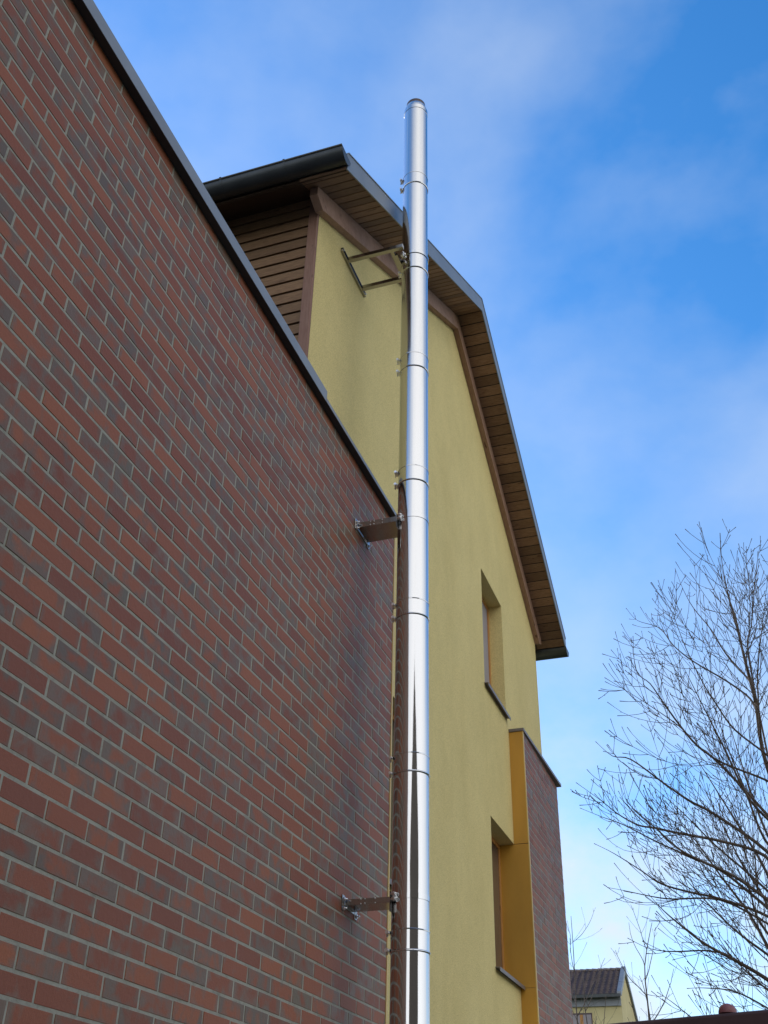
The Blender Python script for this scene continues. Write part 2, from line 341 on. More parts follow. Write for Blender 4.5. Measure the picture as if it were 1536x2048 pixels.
# timber siding on the wall that faces the camera, above the extension roof
q = MB(); pitch = 0.1108
nrow = int((7.2-ZC)/pitch)+2
for k in range(nrow):
    z = 6.1557+pitch*(k-18)
    if z < ZC-0.2 or z > zs(YA)-0.02: continue
    q.prism([(YA-0.004, z+0.022), (YA-0.024, z+0.016), (YA-0.024, z+pitch-0.006), (YA-0.004, z+pitch)], 'x', XI, -2.474)
part(q, 'siding', SIDING, house)
q = MB(); q.box(XI, XY-0.01, YA-0.004, YA+0.03, ZC-0.3, zs(YA)); part(q, 'siding_backing', BACK, house)
q = MB(); q.box(-2.476, XY-0.0, YA-0.034, YA-0.001, ZC-0.1, zs(YA)-0.02); part(q, 'corner_post', POSTW, house, bevel=0.003)
# roof slabs
YL, YH = 4.66, 12.93
q = MB()
for s_, ye in ((-1, YL), (1, YH)):
    t = 0.15
    q.prism([(YR, ZR+0.024), (ye, zs(ye)+0.024), (ye, zs(ye)+t+0.01), (YR, ZR+t+0.03)], 'x', XI, XO-0.012)
roof = part(q, 'roof', TILE, house)
bp_ = 0.131
ct = math.cos(math.atan(SL)); st = math.sin(math.atan(SL))
for s_, ye in ((-1, YL), (1, YH)):
    q = MB(); Lr = abs(ye-YR)/ct; n_ = int(Lr/bp_)
    for k in range(n_+1):
        d0, d1 = k*bp_+0.006, min((k+1)*bp_-0.006, Lr)
        if d1-d0 < 0.02: continue
        c4 = []
        for d, up in ((d0, 0.0025), (d0+0.005, 0), (d1-0.005, 0), (d1, 0.0025), (d1, 0.02), (d0, 0.02)):
            c4.append((YR+s_*(d*ct+up*st), ZR-d*st+up*ct))
        q.prism(c4, 'x', XY-0.02, XO-0.012)
    part(q, 'soffit', SOFFIT, roof)
    q = MB(); q.prism([(YR+s_*0.0, ZR+0.0055), (ye, zs(ye)+0.0055), (ye, zs(ye)+0.0235), (YR, ZR+0.0235)], 'x', XY-0.02, XO-0.013); part(q, 'gap_shade_backing', BACK, roof)  # dark sheet close behind the boards paints shade into the gaps
    # verge flashing
    q = MB(); zt = 0.185; 
    q.prism([(YR+s_*0.0005, ZR-0.006), (ye, zs(ye)-0.006), (ye, zs(ye)+zt-0.012), (YR+s_*0.0005, ZR+zt)], 'x', XO-0.010, XO)
    q.prism([(YR+s_*0.0005, ZR+zt), (ye, zs(ye)+zt-0.012), (ye, zs(ye)+zt-0.002), (YR+s_*0.0005, ZR+zt+0.010)], 'x', XO-0.09, XO+0.006)
    part(q, 'verge_flashing', ZINC, roof)
# rafters along the gable wall
RB = 0.205
for s_, ye in ((-1, 4.80), (1, 12.72)):
    q = MB()
    pts = [(YR, ZR-RB), (ye-s_*0.12, zs(ye-s_*0.12)-RB), (ye, zs(ye)-0.09), (ye, zs(ye)-0.002), (YR, ZR-0.002)]
    q.prism(pts, 'x', XY+0.0005, XY+0.066); part(q, 'rafter', RAFTER, house, bevel=0.004)
# eaves between siding and gutter, the shade of the void painted dark
for s_, ye, yw in ((-1, YL, YA), (1, YH, YZ)):
    q = MB()
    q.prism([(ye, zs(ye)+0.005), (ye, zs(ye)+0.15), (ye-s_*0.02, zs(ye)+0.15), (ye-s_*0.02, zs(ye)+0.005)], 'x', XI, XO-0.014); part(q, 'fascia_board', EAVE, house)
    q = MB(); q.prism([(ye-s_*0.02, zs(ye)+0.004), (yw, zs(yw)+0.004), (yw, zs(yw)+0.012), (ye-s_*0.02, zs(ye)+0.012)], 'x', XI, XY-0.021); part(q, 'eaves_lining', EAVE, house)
for k in range(9):
    for s_, ye, yw in ((-1, YL, YA), ):
        xx = -3.3-0.85*k
        q = MB(); q.prism([(yw, zs(yw)-0.13), (ye+0.14, zs(ye+0.14)-0.13), (ye+0.05, zs(ye+0.05)-0.04), (ye+0.05, zs(ye+0.05)-0.002), (yw, zs(yw)-0.002)], 'x', xx-0.04, xx+0.04); part(q, 'rafter_tail', RAFTER, house)
# gutters: half round, open top, with end cap, seams and bracket
def gutter(yc, zc, r, x0, x1, cap):
    q = MB(); n_ = 18; t = 0.003
    po = [(yc+r*math.cos(math.pi+math.pi*i/n_), zc+r*math.sin(math.pi+math.pi*i/n_)) for i in range(n_+1)]
    pi_ = [(yc+(r-t)*math.cos(math.pi+math.pi*i/n_), zc+(r-t)*math.sin(math.pi+math.pi*i/n_)) for i in range(n_+1)]
    N_ = n_+1
    vs_ = [(x, a, b) for x in (x0, x1) for a, b in po+pi_]
    fs = []
    for i in range(n_):
        fs.append((i, i+1, 2*N_+i+1, 2*N_+i)); fs.append((N_+i+1, N_+i, 3*N_+i, 3*N_+i+1))
    fs += [(0, 2*N_, 3*N_, N_), (n_, N_+n_, 3*N_+n_, 2*N_+n_)]
    q.add(vs_, fs, True)
    q.tube([(x0, yc-r*(1 if yc < YR else -1), zc+0.004), (x1, yc-r*(1 if yc < YR else -1), zc+0.004)], 0.009, 8)
    g_ = part(q, 'gutter', GUTTER, house)
    q = MB(); poly = [(yc+(r+0.001)*math.cos(math.pi+math.pi*i/24), zc+(r+0.001)*math.sin(math.pi+math.pi*i/24)) for i in range(25)]
    q.prism(poly, 'x', x1-0.001, x1+0.004); part(q, 'end_cap', GUTTER, g_)
    return g_
gl = gutter(4.61, 6.49, 0.086, XI, XO+0.004, True)
for xx in (-2.50, -3.02, -4.0, -5.0):
    q = MB(); n_ = 18
    po = [(4.61+0.0885*math.cos(math.pi+math.pi*i/n_), 6.49+0.0885*math.sin(math.pi+math.pi*i/n_)) for i in range(n_+1)]
    q.prism(po+[(4.61+0.0885, 6.502), (4.61-0.0975, 6.502)], 'x', xx-0.008, xx+0.008); part(q, 'gutter_joint', GUTTER, gl)
gr = gutter(12.965, 6.43, 0.10, XI, XO+0.004, True)
# windows
def window(w, depth, part_reveal=None, flat_grey=False):
    y0, y1, z0, z1 = w; xf = XY-depth
    q = MB(); fw = 0.045
    for a in ((y0, y0+fw, z0+0.025, z1), (y1-fw, y1, z0+0.025, z1), (y0+fw, y1-fw, z1-fw, z1), (y0+fw, y1-fw, z0+0.025, z0+fw+0.025)):
        q.box(xf-0.07, xf, *a)
    f_ = part(q, 'window', ORWOOD, house, bevel=0.003)
    q = MB(); q.box(xf-0.025, xf-0.012, y0+fw, y1-fw, z0+fw+0.025, z1-fw); part(q, 'pane', GREYPANE if flat_grey else GLASS, f_)
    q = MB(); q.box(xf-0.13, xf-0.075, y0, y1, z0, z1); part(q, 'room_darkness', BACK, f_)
    q = MB(); q.prism([(xf, z0+0.028), (XY+0.042, z0+0.012), (XY+0.045, z0+0.012), (XY+0.045, z0-0.022), (XY+0.041, z0-0.022), (XY+0.041, z0+0.004), (xf, z0+0.018)], 'y', y0-(0.02 if y0 > 7 else -0.02), y1+(0.03 if depth < 0.16 and y1 < 10.7 and y0 > 7 else -0.003)); part(q, 'sill', SILL, f_)
    return f_
window(wins[0], 0.15, flat_grey=True); window(wins[1], 0.15); window(wins[2], 0.10)
# brick bay (front layer at the far side of the gable)
YB0, YB1 = 10.779, 12.62; ZB = ZC+0.018
bay = brick_skin(XB, YB0+0.02, YB1, GZ, ZB-0.004, house, name='brick_panel', seed=9, phase=0.03)
q = MB(); q.box(XY+0.0005, XB-0.0020, YB0+0.004, YB1, GZ, ZB-0.004); part(q, 'mortar_bed', MORTAR, bay)
q = MB()
for a, b_ in ((GZ, 1.862), (1.866, 3.2285), (3.2345, ZB-0.004)):
    q.box(XY+0.0008 if a != 1.866 else XY-0.15, XB-0.006, YB0-0.008, YB0+0.004, a, b_)
part(q, 'side_panel', GOLD, bay)
q = MB(); q.box(XB-0.006, XB+0.005, YB0-0.010, YB0+0.018, GZ, ZB-0.004); part(q, 'edge_profile', GOLDL, bay)
q = MB()
q.add([(XY+0.001, YB0-0.02, ZB-0.002), (XB+0.014, YB0-0.02, ZB-0.002), (XB+0.052, YB1+0.03, ZB-0.002), (XY+0.001, YB1+0.03, ZB-0.002),
       (XY+0.001, YB0-0.02, ZB+0.030), (XB+0.014, YB0-0.02, ZB+0.030), (XB+0.052, YB1+0.03, ZB+0.030), (XY+0.001, YB1+0.03, ZB+0.030)],
      [(0,3,2,1),(4,5,6,7),(0,1,5,4),(1,2,6,5),(2,3,7,6),(3,0,4,7)])
part(q, 'coping', SILL, bay)
# gold jamb beside the hidden window
q = MB(); q.box(XY-0.10, XB-0.055, YE+0.0225, YE+0.026, 1.866, 3.232); part(q, 'side_panel', GOLD, house)
# ------------------------------------------------------------------ flue
FX, FY, FR = -1.874, 5.74, 0.1045
flue = thing('steel_flue', 'tall shiny stainless steel chimney flue standing in front of the brick wall and yellow gable', 'flue', (FX, FY, GZ))
bands = [(7.32, 7.451), (6.30, 6.468), (5.262, 5.393), (4.23, 4.349), (3.19, 3.299), (2.162, 2.272), (1.185, 1.292), (0.17, 0.28), (-0.84, -0.73)]
edges_z = [8.385]+[ (a+b_)/2 for a, b_ in bands]+[GZ+0.05]
for i in range(len(edges_z)-1):
    zt_, zb_ = edges_z[i], edges_z[i+1]
    q = MB(); pr = [(FR, zb_+0.0)]
    pr += [(FR, zb_+(zt_-zb_)*k/6) for k in range(1, 6)]+[(FR, zt_-0.0005)]
    q.lathe(pr, FX, FY, 96)
    lvl = 2 if i < 3 else (1 if i < 5 else 0)
    part(q, 'pipe_section', STEELS[lvl], flue)
for i, (a, b_) in enumerate(bands):
    q = MB(); R0 = FR
    q.hard([(R0-0.001, a-0.0055), (R0+0.0045, a-0.005), (R0+0.0065, a-0.001), (R0+0.0060, a+0.002), (R0+0.0035, a+0.005), (R0+0.0014, a+0.006), (R0+0.0014, b_-0.004), (R0+0.0034, b_-0.003), (R0+0.0040, b_+0.001), (R0+0.0025, b_+0.003), (R0-0.001, b_+0.0035)], FX, FY)
    bd = part(q, 'locking_band', STEELS[0 if i > 3 else 1], flue)
    for zz in (a+0.012, b_-0.004):
        q = MB(); an = RAD(196); cx_, cy_ = FX+math.cos(an)*(FR+0.010), FY+math.sin(an)*(FR+0.010)
        q.box(cx_-0.012, cx_+0.010, cy_-0.020, cy_+0.020, zz-0.008, zz+0.008)
        q.tube([(cx_-0.002, cy_-0.026, zz), (cx_-0.002, cy_+0.022, zz)], 0.005, 8)
        q.tube([(cx_-0.002, cy_-0.034, zz), (cx_-0.002, cy_-0.022, zz)], 0.010, 6, smooth=False)
        q.tube([(cx_-0.013, cy_+0.008, zz-0.018), (cx_-0.013, cy_+0.008, zz+0.018)], 0.006, 6, smooth=False)
        part(q, 'clamp_bolt', BOLT, bd)
q = MB(); q.hard([(FR+0.001, 8.335), (FR+0.0025, 8.337), (FR+0.0025, 8.385), (FR-0.001, 8.392), (0.099, 8.418), (0.090, 8.447), (0.086, 8.458)], FX, FY); cone = part(q, 'top_cone', STEELS[1], flue)
q = MB(); q.lathe([(0.085, 8.44), (0.085, 8.492), (0.082, 8.492), (0.080, 8.20)], FX, FY, 64); part(q, 'inner_pipe', DARKSTEEL, cone)
q = MB(); q.lathe([(FR+0.05, GZ+0.03), (FR+0.05, GZ+0.05), (FR, GZ+0.06)], FX, FY, 48); part(q, 'foot_collar', STEELB, flue)
def ring(zc, h, R1, t, parent, name='clamp_ring', mat=None):
    q = MB(); q.hard([(R1-0.001, zc-h/2), (R1+t, zc-h/2), (R1+t, zc+h/2), (R1-0.001, zc+h/2)], FX, FY)
    return part(q, name, mat or STEELS[0], parent)
def bracket_brick(z, label, dy=0.0, hh=0.020):
    t = thing('wall_bracket', label, 'bracket', (XB, 5.75, z), 'steel brackets tying the flue to the walls')
    q = MB(); q.box(XB+0.001, XB+0.007, 5.612+dy, 5.652+dy, z-0.045, z+0.035); q.box(XB+0.001, XB+0.007, 5.858, 5.898, z-0.055, z+0.035); q.box(XB+0.001, XB+0.005, 5.652+dy, 5.858, z-0.03, z+0.03)
    mp_ = part(q, 'mounting_plate', STEELB, t, bevel=0.0015)
    for yy in (5.632+dy, 5.878):
        for zz in (0.012, -0.036):
            q = MB(); q.tube([(XB+0.007, yy, z+zz), (XB+0.016, yy, z+zz)], 0.011, 6, smooth=False); q.tube([(XB+0.007, yy, z+zz), (XB+0.03, yy, z+zz)], 0.005, 8); part(q, 'bolt', BOLT, mp_)
    for yy, s_ in ((5.655+dy, 1), (5.855, -1)):
        q = MB(); q.box(XB+0.007, FX-0.085, yy, yy+s_*0.003, z-hh, z+hh)
        q.box(XB+0.007, FX-0.085, yy+s_*0.003, yy+s_*0.02, z+hh-0.003, z+hh)
        a_ = part(q, 'side_arm', STEELB, t)
        for xx in (0.10, 0.125, 0.185):
            for zz in (-0.012, 0.012):
                b0 = MB(); b0.tube([(XB+xx, yy-0.004*s_, z+zz), (XB+xx, yy+0.001*s_, z+zz)], 0.0038, 8); part(b0, 'rivet', BOLT, a_)
    q = MB(); q.box(XB+0.007, FX-0.085, 5.6585+dy, 5.8515, z-hh, z-hh+0.003); part(q, 'bottom_plate', STEELB, t)
    rg = ring(z+0.002, 0.030, FR+0.0005, 0.0022, t)
    # front lugs of the clamp with two bolts
    q = MB(); an = RAD(238)
    lx, ly = FX+math.cos(an)*(FR+0.012), FY+math.sin(an)*(FR+0.012)
    q.box(FX-0.088, FX-0.084, 5.64, 5.87, z-0.075, z+0.03); part(q, 'clamp_plate', STEELB, t)
    q = MB()
    for zz in (-0.013, 0.013):
        q.tube([(lx-0.012, ly-0.004, z+zz), (lx+0.010, ly-0.011, z+zz)], 0.0095, 6, smooth=False)
        q.tube([(lx-0.02, ly, z+zz), (lx+0.018, ly-0.012, z+zz)], 0.004, 8)
    q.box(lx-0.004, lx+0.004, ly-0.010, ly+0.012, z-0.024, z+0.024)
    part(q, 'clamp_lug', BOLT, rg)
    return t
bracket_brick(3.935, 'steel box bracket bolted high on the brick wall just below the end of the coping')
bracket_brick(1.462, 'steel box bracket bolted low on the brick wall near the bottom of the photo', 0.045, 0.016)
t = thing('wall_bracket', 'long armed steel bracket fixed to the yellow gable below the rafter', 'bracket', (XY, 5.72, 6.46), 'steel brackets tying the flue to the walls')
zb = 6.470
q = MB(); q.box(XY+0.001, XY+0.005, 5.44, 5.98, zb-0.02, zb+0.02); q.box(XY+0.005, XY+0.022, 5.44, 5.98, zb+0.017, zb+0.02); q.box(XY+0.005, XY+0.022, 5.44, 5.98, zb-0.02, zb-0.017); rl = part(q, 'wall_rail', STEELB, t)
for yy in (5.455, 5.965):
    q = MB(); q.tube([(XY+0.005, yy, zb), (XY+0.03, yy, zb)], 0.006, 8); q.tube([(XY+0.006, yy, zb), (XY+0.015, yy, zb)], 0.012, 6, smooth=False); part(q, 'bolt', BOLT, rl)
for yy, xe in ((5.565, -1.915), (5.895, -1.90)):
    q = MB(); q.box(XY+0.022, xe, yy-0.018, yy+0.018, zb-0.018, zb+0.018); part(q, 'arm', STEELB, t, bevel=0.002)
q = MB(); q.box(-2.03, -2.0, 5.583, 5.877, zb-0.015, zb+0.015); part(q, 'cross_bar', STEELB, t, bevel=0.002)
q = MB(); q.box(-2.0, FX-FR-0.001, 5.70, 5.78, zb-0.012, zb+0.012); q.box(-1.998, -1.975, 5.60, 5.88, zb-0.04, zb-0.018); part(q, 'clamp_plate', STEELB, t)
rg = ring(zb-0.0, 0.030, FR+0.0045, 0.0022, t)
q = MB(); an = RAD(232); lx, ly = FX+math.cos(an)*(FR+0.014), FY+math.sin(an)*(FR+0.014)
for zz in (-0.01, 0.016):
    q.tube([(lx-0.012, ly-0.004, zb+zz), (lx+0.010, ly-0.011, zb+zz)], 0.010, 6, smooth=False)
q.box(lx-0.004, lx+0.004, ly-0.010, ly+0.014, zb-0.022, zb+0.028)
part(q, 'clamp_lug', BOLT, rg)
# ------------------------------------------------------------------ bare trees
def shoot(mb, p0, d0, length, r0, rnd, level, up=0.35, nseg=None):
    """one curved shoot with opposite side shoots; tips turn upward"""
    nseg = nseg or max(3, int(length/0.11)); pts = [Vector(p0)]; d = Vector(d0).normalized(); step = length/nseg
    for i in range(nseg):
        d = (d+Vector((rnd.gauss(0, .05), rnd.gauss(0, .05), rnd.gauss(0, .05)+up*step*1.6))).normalized(); pts.append(pts[-1]+d*step)
    rad = [max(0.0030, r0*(1-0.6*i/nseg)) for i in range(nseg+1)]
    rad[-1] = rad[-1]*1.7            # terminal bud
    mb.tube(pts, rad, 4 if r0 < 0.012 else 6, caps=False)
    if level > 0: side(mb, pts, rad, rnd, level, up)
    else:
        for i in range(1, nseg, 2):
            if rnd.random() < 0.3:
                t_ = (pts[i+1]-pts[i]).normalized(); o_ = t_.orthogonal().normalized()
                mb.tube([pts[i], pts[i]+(o_+t_)*0.02], [0.002, 0.0035], 3, caps=False)
def side(mb, pts, rad, rnd, level, up, dens=1.0, start=0.12, lmax=1.5):
    tot = sum((pts[i+1]-pts[i]).length for i in range(len(pts)-1)); acc = 0; nxt = tot*start
    ph = rnd.uniform(0, 6.28)
    for i in range(len(pts)-1):
        sgl = (pts[i+1]-pts[i]).length; t_ = (pts[i+1]-pts[i]).normalized()
        while acc+sgl > nxt and nxt < tot*0.97:
            p = pts[i]+t_*(nxt-acc); a = ph; ph += 1.57+rnd.uniform(-.3, .3)
            u = t_.orthogonal().normalized(); w = t_.cross(u)
            rem = tot-nxt
            for sgn in (0, math.pi):
                if rnd.random() < 0.32: continue
                o_ = u*math.cos(a+sgn)+w*math.sin(a+sgn)
                dd = t_*rnd.uniform(0.75, 1.1)+o_*rnd.uniform(0.6, 1.0)
                ln = min(rnd.uniform(0.42, 0.9)*(rem+0.2), lmax)*(0.5 if rnd.random() < .3 else 1)
                ln = max(ln, 0.10)
                rr = rad[i]*rnd.uniform(0.28, 0.42)
                shoot(mb, p, dd, ln, max(rr, 0.0040), rnd, level-1 if ln > 0.25 else 0, up)
            nxt += rnd.uniform(0.12, 0.24)/dens
        acc += sgl
def smooth_poly(P, k=4):
    out_ = []
    for i in range(len(P)-1):
        p0 = P[max(i-1, 0)]; p1 = P[i]; p2 = P[i+1]; p3 = P[min(i+2, len(P)-1)]
        for j in range(k):
            t_ = j/k; out_.append(0.5*((2*p1)+(-p0+p2)*t_+(2*p0-5*p1+4*p2-p3)*t_*t_+(-p0+3*p1-3*p2+p3)*t_**3))
    out_.append(P[-1]); return out_
tree = thing('bare_tree', 'large leafless tree with dense upturned branches at the right edge of the photo', 'tree', (0.75, 13.0, GZ))
TY = 13.0
trunk_pts = [Vector((0.75, 13.0, GZ)), Vector((0.70, 13.0, -0.4)), Vector((0.60, 13.0, 0.7)), Vector((0.48, 12.98, 1.7)), Vector((0.27, 12.95, 2.8)), aty(1560, 1620, 12.95), aty(1525, 1500, 12.9), aty(1512, 1406, 12.9), aty(1494, 1337, 12.85), aty(1475, 1259, 12.85), aty(1456, 1187, 12.8), aty(1444, 1125, 12.8), aty(1440, 1066, 12.8)]
tp = smooth_poly(trunk_pts, 4); tn = len(tp)
def trad(z): 
    K = [(-1.6, .12), (0.7, .09), (1.7, .065), (2.8, .042), (3.8, .030), (4.6, .024), (5.4, .024), (6.2, .014), (7.2, .005)]
    for (a, ra), (b, rb) in zip(K, K[1:]):
        if z <= b: return ra+(rb-ra)*max(0, (z-a)/(b-a))
    return .005
tr = [trad(p.z) for p in tp]
q = MB(); q.tube(tp[:29], tr[:29], 12); trunk = part(q, 'trunk', BARK, tree)
q = MB(); q.tube(tp[28:], tr[28:], 8); rnd = random.Random(5); side(q, tp[24:], tr[24:], rnd, 2, 0.6, dens=0.7, lmax=1.0); part(q, 'limb', TWIG, tree)
def trunk_at(h):
    best = min(range(tn), key=lambda i: abs(tp[i].z-h)); return tp[best], tr[best]
limbs = [  # tip -> root in picture points (each stands at its own depth), tip depth, height on the trunk, radius
 ([(1209,1355),(1287,1403),(1359,1453),(1394,1491),(1444,1525),(1536,1562)], 11.8, 2.0, .030),
 ([(1266,1272),(1272,1341),(1300,1367),(1325,1403),(1359,1450),(1394,1491),(1444,1532)], 12.4, 2.0, .024),
 ([(1252,1216),(1275,1241),(1319,1256),(1347,1291),(1387,1323),(1453,1362),(1500,1397)], 13.6, 3.6, .020),
 ([(1319,1178),(1344,1225),(1372,1297),(1406,1366),(1431,1406),(1469,1459),(1536,1512)], 12.2, 2.6, .028),
 ([(1350,1137),(1366,1178),(1387,1216),(1422,1259),(1453,1309),(1497,1359)], 13.8, 3.8, .018),
 ([(1522,1081),(1512,1141),(1503,1250),(1497,1312)], 13.3, 4.2, .014),
 ([(1191,1483),(1225,1512),(1262,1519),(1331,1569),(1381,1603),(1428,1628),(1536,1705)], 12.6, 1.5, .026),
 ([(1152,1565),(1202,1601),(1236,1628),(1276,1650),(1310,1656),(1361,1667),(1449,1684),(1530,1712)], 12.0, 1.4, .022),
 ([(1160,1616),(1202,1633),(1248,1650),(1310,1682),(1372,1710),(1441,1741),(1497,1784),(1545,1825)], 13.7, 1.1, .022),
 ([(1253,1598),(1270,1622),(1310,1655),(1355,1696),(1398,1720),(1469,1753),(1536,1800)], 11.6, 1.2, .024),
 ([(1188,1687),(1228,1707),(1282,1741),(1321,1767),(1378,1784),(1441,1798),(1540,1835)], 12.7, 1.0, .020),
 ([(1215,1775),(1248,1781),(1299,1792),(1344,1798),(1441,1800),(1540,1850)], 13.4, 0.9, .016),
 ([(1296,1787),(1327,1821),(1367,1855),(1412,1889),(1469,1920),(1540,1962)], 12.1, 0.6, .026),
 ([(1255,1876),(1293,1895),(1327,1902),(1355,1903),(1443,1906),(1540,1965)], 12.9, 0.6, .014),
 ([(1374,1977),(1412,1976),(1472,1984),(1545,2022)], 12.3, 0.4, .014),
 ([(1314,1984),(1344,2004),(1390,2040),(1450,2080)], 12.6, 0.2, .012),
 ([(1400,1560),(1440,1640),(1480,1720),(1530,1800),(1560,1880)], 14.2, 0.9, .026),
 ([(1330,1600),(1390,1680),(1440,1750),(1500,1830),(1560,1930)], 14.0, 0.8, .026),
 ([(1370,1480),(1420,1560),(1470,1640),(1520,1720),(1570,1820)], 13.9, 1.3, .026),
 ([(1450,1420),(1475,1500),(1500,1580),(1540,1680)], 13.9, 2.0, .022),
 ([(1600,1100),(1580,1250),(1560,1400),(1548,1550)], 12.3, 3.4, .03),
 ([(1700,1150),(1660,1300),(1610,1480),(1570,1650)], 12.8, 2.8, .04),
 ([(1850,1450),(1750,1600),(1650,1750),(1590,1900)], 13.4, 1.6, .04),
 ([(1700,1350),(1640,1500),(1590,1640)], 13.9, 2.6, .03),
 ([(1399,1106),(1440,1160),(1470,1230),(1490,1320)], 12.4, 4.2, .013),
 ([(1490,1110),(1500,1200),(1495,1300)], 13.6, 4.3, .012),
 ([(1350,1300),(1400,1400),(1450,1500),(1500,1600)], 11.9, 2.4, .02),
 ([(1420,1380),(1450,1480),(1490,1580),(1530,1680)], 12.6, 2.0, .02),
 ([(1290,1560),(1360,1620),(1430,1690),(1500,1750)], 13.2, 1.2, .018),
 ([(1340,1720),(1400,1790),(1470,1860),(1550,1920)], 12.2, 0.7, .02),
 ([(1400,1850),(1450,1900),(1500,1950),(1560,2000)], 13.3, 0.5, .016),
 ([(1480,1700),(1500,1780),(1530,1860)], 11.8, 0.9, .02),
 ([(1536,1150),(1525,1250),(1515,1350),(1520,1450)], 12.0, 3.9, .014),
]
for k, (pl, yt, h, r) in enumerate(limbs):
    rnd = random.Random(100+k)
    ea = aty(*pl[-1], 12.95); eb = aty(*pl[-2], 12.95); sl2 = (ea.z-eb.z)/(ea.x-eb.x) if abs(ea.x-eb.x) > 0.02 else -1.0
    h = ea.z+max(-1.3, min(-0.5, sl2))*(0.95*abs(max(0.25, 0.62-0.12*ea.z)-ea.x))-0.15 if k != 5 else h
    bp0, br = trunk_at(h)
    n_ = len(pl); P = [bp0]+[aty(px, py, bp0.y+(yt-bp0.y)*((i+1)/n_)**0.8) for i, (px, py) in enumerate(pl[::-1])]
    S = smooth_poly(P, 4); ns = len(S)
    rr = [max(0.0028, min(r*0.95, br*0.6)*(1-i/(ns-1))**0.8) for i in range(ns)]
    rr[-1] = 0.0042
    q = MB(); q.tube(S, rr, 7, caps=False)
    side(q, S, rr, rnd, 2, 0.75, dens=0.58, start=0.25, lmax=1.4)
    part(q, 'limb', TWIG, tree)
def sapling(base, top, label, seed, lean=(0, 0, 0), n_l=7, r=0.03):
    rnd = random.Random(seed); t = thing('young_tree', label, 'tree', tuple(base))
    b0, t0 = Vector(base), Vector(top); P = [b0.lerp(t0, i/8)+Vector((rnd.gauss(0, .08), 0, 0))*(0.3+i/8)*(0 < i < 8) for i in range(9)]
    S = smooth_poly(P, 3); ns = len(S); rr = [r*(1-i/(ns-1))+0.006 for i in range(ns)]
    q = MB(); q.tube(S, rr, 7); part(q, 'trunk', TWIG, t)
    for k in range(n_l):
        i = int(ns*(0.35+0.6*k/n_l)); a = k*2.4+rnd.random()
        q = MB(); d = Vector((math.cos(a)*0.8, math.sin(a)*0.8, rnd.uniform(0.5, 1.1)))
        ln = (t0-b0).length*(0.3-0.17*k/n_l)*rnd.uniform(0.8, 1.2)
        nseg = 9; pts = [S[i]]; dd = d.normalized()
        for j in range(nseg):
            dd = (dd+Vector((rnd.gauss(0, .09), rnd.gauss(0, .09), 0.06))).normalized(); pts.append(pts[-1]+dd*ln/nseg)
        rad = [rr[i]*0.55*(1-0.8*j/nseg)+0.003 for j in range(nseg+1)]
        q.tube(pts, rad, 5, caps=False); side(q, pts, rad, rnd, 1, 0.5, dens=0.45, start=0.1, lmax=0.8); part(q, 'limb', TWIG, t)
sapling((aty(1238, 2048, 26).x-0.35, 26, GZ), aty(1304, 1845, 26), 'slender bare young tree in front of the far gable end', 21, r=0.05, n_l=13)
sapling((aty(1195, 2048, 24).x+0.25, 24, GZ), aty(1166, 1945, 24), 'small bare tree crossing the tiled roof of the far house', 22, r=0.035, n_l=6)
sapling((aty(1160, 2048, 30).x, 30, GZ), aty(1142, 1832, 30), 'thin bare tree partly behind the corner of the brick bay', 23, r=0.04, n_l=9)
# ------------------------------------------------------------------ far house
fh = thing('far_house', 'distant yellow house with a brown tiled roof low on the right, behind the bare trees', 'house', (-15, 75, GZ))
gx = -9.75; ye_, yr_, yb_ = 72.0, 75.0, 79.6; ze_, zr_, zb2 = 11.95, 13.8, 10.9
q = MB(); q.prism([(ye_+0.6, GZ), (yb_-0.5, GZ), (yb_-0.5, zb2+0.2), (yr_, zr_-0.12), (ye_+0.6, ze_+0.25)], 'x', -24, gx-0.12); fw_ = part(q, 'wall', PLASTF, fh)
q = MB(); sl_ = (zr_-ze_)/(yr_-ye_)
n_t = 9
for k in range(n_t):      # pantile courses: each course a strip with a wavy top, stepped over the next
    a0 = k/n_t; a1 = (k+1)/n_t
    ya, yb = ye_+(yr_-ye_)*a0, ye_+(yr_-ye_)*a1+0.03; za, zb_ = ze_+(zr_-ze_)*a0+0.05, ze_+(zr_-ze_)*a1+0.0
    xs = []; x = -24.0
    nx = 150; vs_ = []; W = (gx-0.25+24)/38
    for i in range(nx*2+1):
        x = -24+(gx-0.25+24)*i/(nx*2); w = 0.055*math.cos(2*math.pi*x/W)
        vs_ += [(x, ya, za+w-0.12), (x, ya, za+w+0.14), (x, yb, zb_+w-0.02)]
    fs = []
    for i in range(nx*2):
        b = i*3; fs += [(b, b+3, b+4, b+1), (b+1, b+4, b+5, b+2)]
    q.add(vs_, fs, True)
rf = part(q, 'roof', TILEF, fh)
q = MB(); q.prism([(ye_, ze_-0.08), (yr_, zr_-0.12), (yb_, zb2-0.1), (yb_, zb2), (yr_, zr_+0.02), (ye_, ze_+0.02)], 'x', -24, gx-0.2); part(q, 'roof_deck', TILE, rf)
q = MB()
for i in range(36):
    x = -24+i*0.39; q.tube([(x, yr_, zr_+0.09), (x+0.42, yr_, zr_+0.06)], [0.13, 0.12], 10)
part(q, 'ridge_tiles', TILE, rf)
q = MB(); q.prism([(ye_-0.05, ze_-0.16), (yr_, zr_-0.12), (yr_, zr_+0.26), (ye_-0.05, ze_+0.12)], 'x', gx-0.25, gx+0.02); q.prism([(yr_, zr_-0.12), (yb_, zb2-0.1), (yb_, zb2+0.16), (yr_, zr_+0.26)], 'x', gx-0.25, gx+0.02); part(q, 'verge_flashing', ZINC, rf)
q = MB(); q.box(-24, gx-0.05, ye_-0.16, ye_-0.01, ze_-0.2, ze_-0.02); part(q, 'gutter', GUTTER, rf)
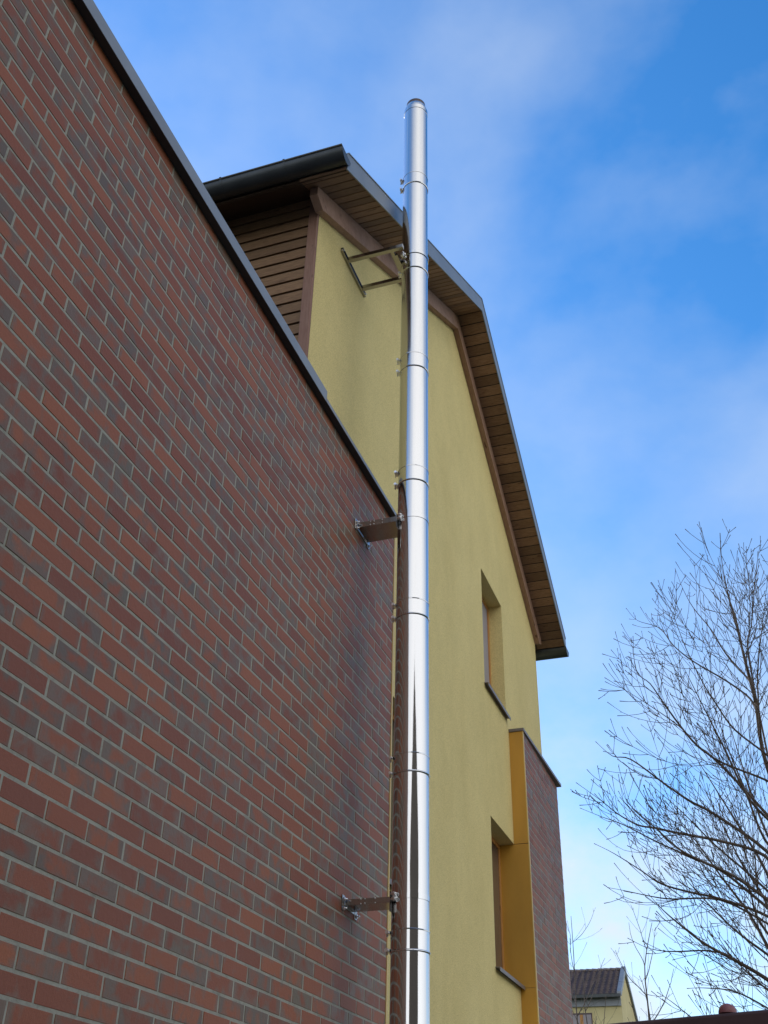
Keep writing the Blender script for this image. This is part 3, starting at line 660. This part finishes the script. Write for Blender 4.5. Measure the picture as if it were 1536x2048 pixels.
q = MB(); q.box(-24, gx-0.13, ye_+0.45, ye_+0.599, ze_-0.62, ze_+0.1); part(q, 'frieze', ZINC, fh)
for wx in (-12.4, -16.2):
    q = MB(); q.box(wx-0.66, wx+0.66, ye_+0.52, ye_+0.597, 9.2, 10.98)
    wn = part(q, 'window', REDBROWN, fh)
    q = MB(); q.box(wx-0.6, wx-0.1, ye_+0.50, ye_+0.519, 9.26, 10.88); q.box(wx+0.1, wx+0.6, ye_+0.50, ye_+0.519, 9.26, 10.88); part(q, 'pane', GREYPANE, wn)
    q = MB(); q.box(wx-0.1, wx+0.1, ye_+0.49, ye_+0.519, 9.26, 10.88); part(q, 'mullion', ORWOOD, wn)
# ------------------------------------------------------------------ red brown crossbar with ball, low right
A = Vector((-0.95, 5.03, 0.7)); Bp = Vector((0.65, 4.44, 0.7)); gd = (Bp-A).normalized()
gate = thing('garden_frame', 'dark red brown crossbar with a round red knob at the bottom right corner', 'garden frame', tuple(A.lerp(Bp, .5)-Vector((0, 0, 2.3))))
q = MB(); side_v = Vector((gd.y, -gd.x, 0))
def obar(mb, a, b, w, z0_, z1_):
    a = Vector(a); b = Vector(b); vs_ = []
    for p in (a, b):
        for s_, z in ((-w, z0_), (w, z0_), (w, z1_), (-w, z1_)): vs_.append((p.x+side_v.x*s_, p.y+side_v.y*s_, z))
    mb.add(vs_, [(0, 1, 2, 3), (7, 6, 5, 4), (0, 4, 5, 1), (1, 5, 6, 2), (2, 6, 7, 3), (3, 7, 4, 0)])
obar(q, A, Bp, 0.045, 0.60, 0.70); part(q, 'crossbar', REDBROWN, gate, bevel=0.012)
for p in (A.lerp(Bp, 0.02), A.lerp(Bp, 0.98)):
    q = MB(); q.tube([(p.x, p.y, GZ), (p.x, p.y, 0.60)], 0.045, 16); part(q, 'post', REDBROWN, gate)
bc = aty(1457, 2032, 4.8)
tt = (bc-A).dot(gd); bc = A+gd*(tt+0.012)
q = MB(); R1 = 0.036; q.lathe([(R1*math.sin(RAD(a)), 0.704-R1*math.cos(RAD(a))) for a in range(90, 181, 9)], bc.x, bc.y, 24); part(q, 'knob', REDBALL, gate)
# ------------------------------------------------------------------ neighbour house behind the camera (mirrored in the steel)
nh = thing('neighbour_house', 'gabled house behind the viewer, its wall shade painted dark, seen only as a mirror image in the flue', 'house', (6.5, -9, GZ))
az0, az1, azm = RAD(15), RAD(66), RAD(33)
def sp_(az, D): return Vector((FX+math.sin(az)*D, FY-math.cos(az)*D, 0))
a_, b_, m_ = sp_(az0, 16), sp_(az1, 16), None
d_ = (b_-a_).normalized(); nrm = Vector((-d_.y, d_.x, 0)); 
if nrm.dot(Vector((FX, FY, 0))-a_) > 0: nrm = -nrm
W = (b_-a_).length
prof = [(0, GZ), (W, GZ), (W, 6.0), (W*0.40, 9.3), (0, 6.0)]
q = MB(); vs_ = [a_+d_*u+Vector((0, 0, z)) for u, z in prof]+[a_+d_*u+nrm*9+Vector((0, 0, z)) for u, z in prof]
q.add(vs_, [(0, 1, 2, 3, 4), (9, 8, 7, 6, 5)]+[(i, 5+i, 5+(i+1) % 5, (i+1) % 5) for i in range(5)]); part(q, 'wall', SHADEWALL, nh)
q = MB()
for u0, z0_, u1, z1_ in ((-0.5, 5.75, W*0.40, 9.35), (W+0.5, 5.75, W*0.40, 9.35)):
    vs_ = []
    for dep in (-0.4, 9.4):
        for u, z in ((u0, z0_), (u1, z1_), (u1, z1_+0.2), (u0, z0_+0.2)): vs_.append(a_+d_*u+nrm*dep+Vector((0, 0, z)))
    q.add(vs_, [(0, 1, 2, 3), (7, 6, 5, 4), (0, 4, 5, 1), (1, 5, 6, 2), (2, 6, 7, 3), (3, 7, 4, 0)])
part(q, 'roof', TILE, nh)
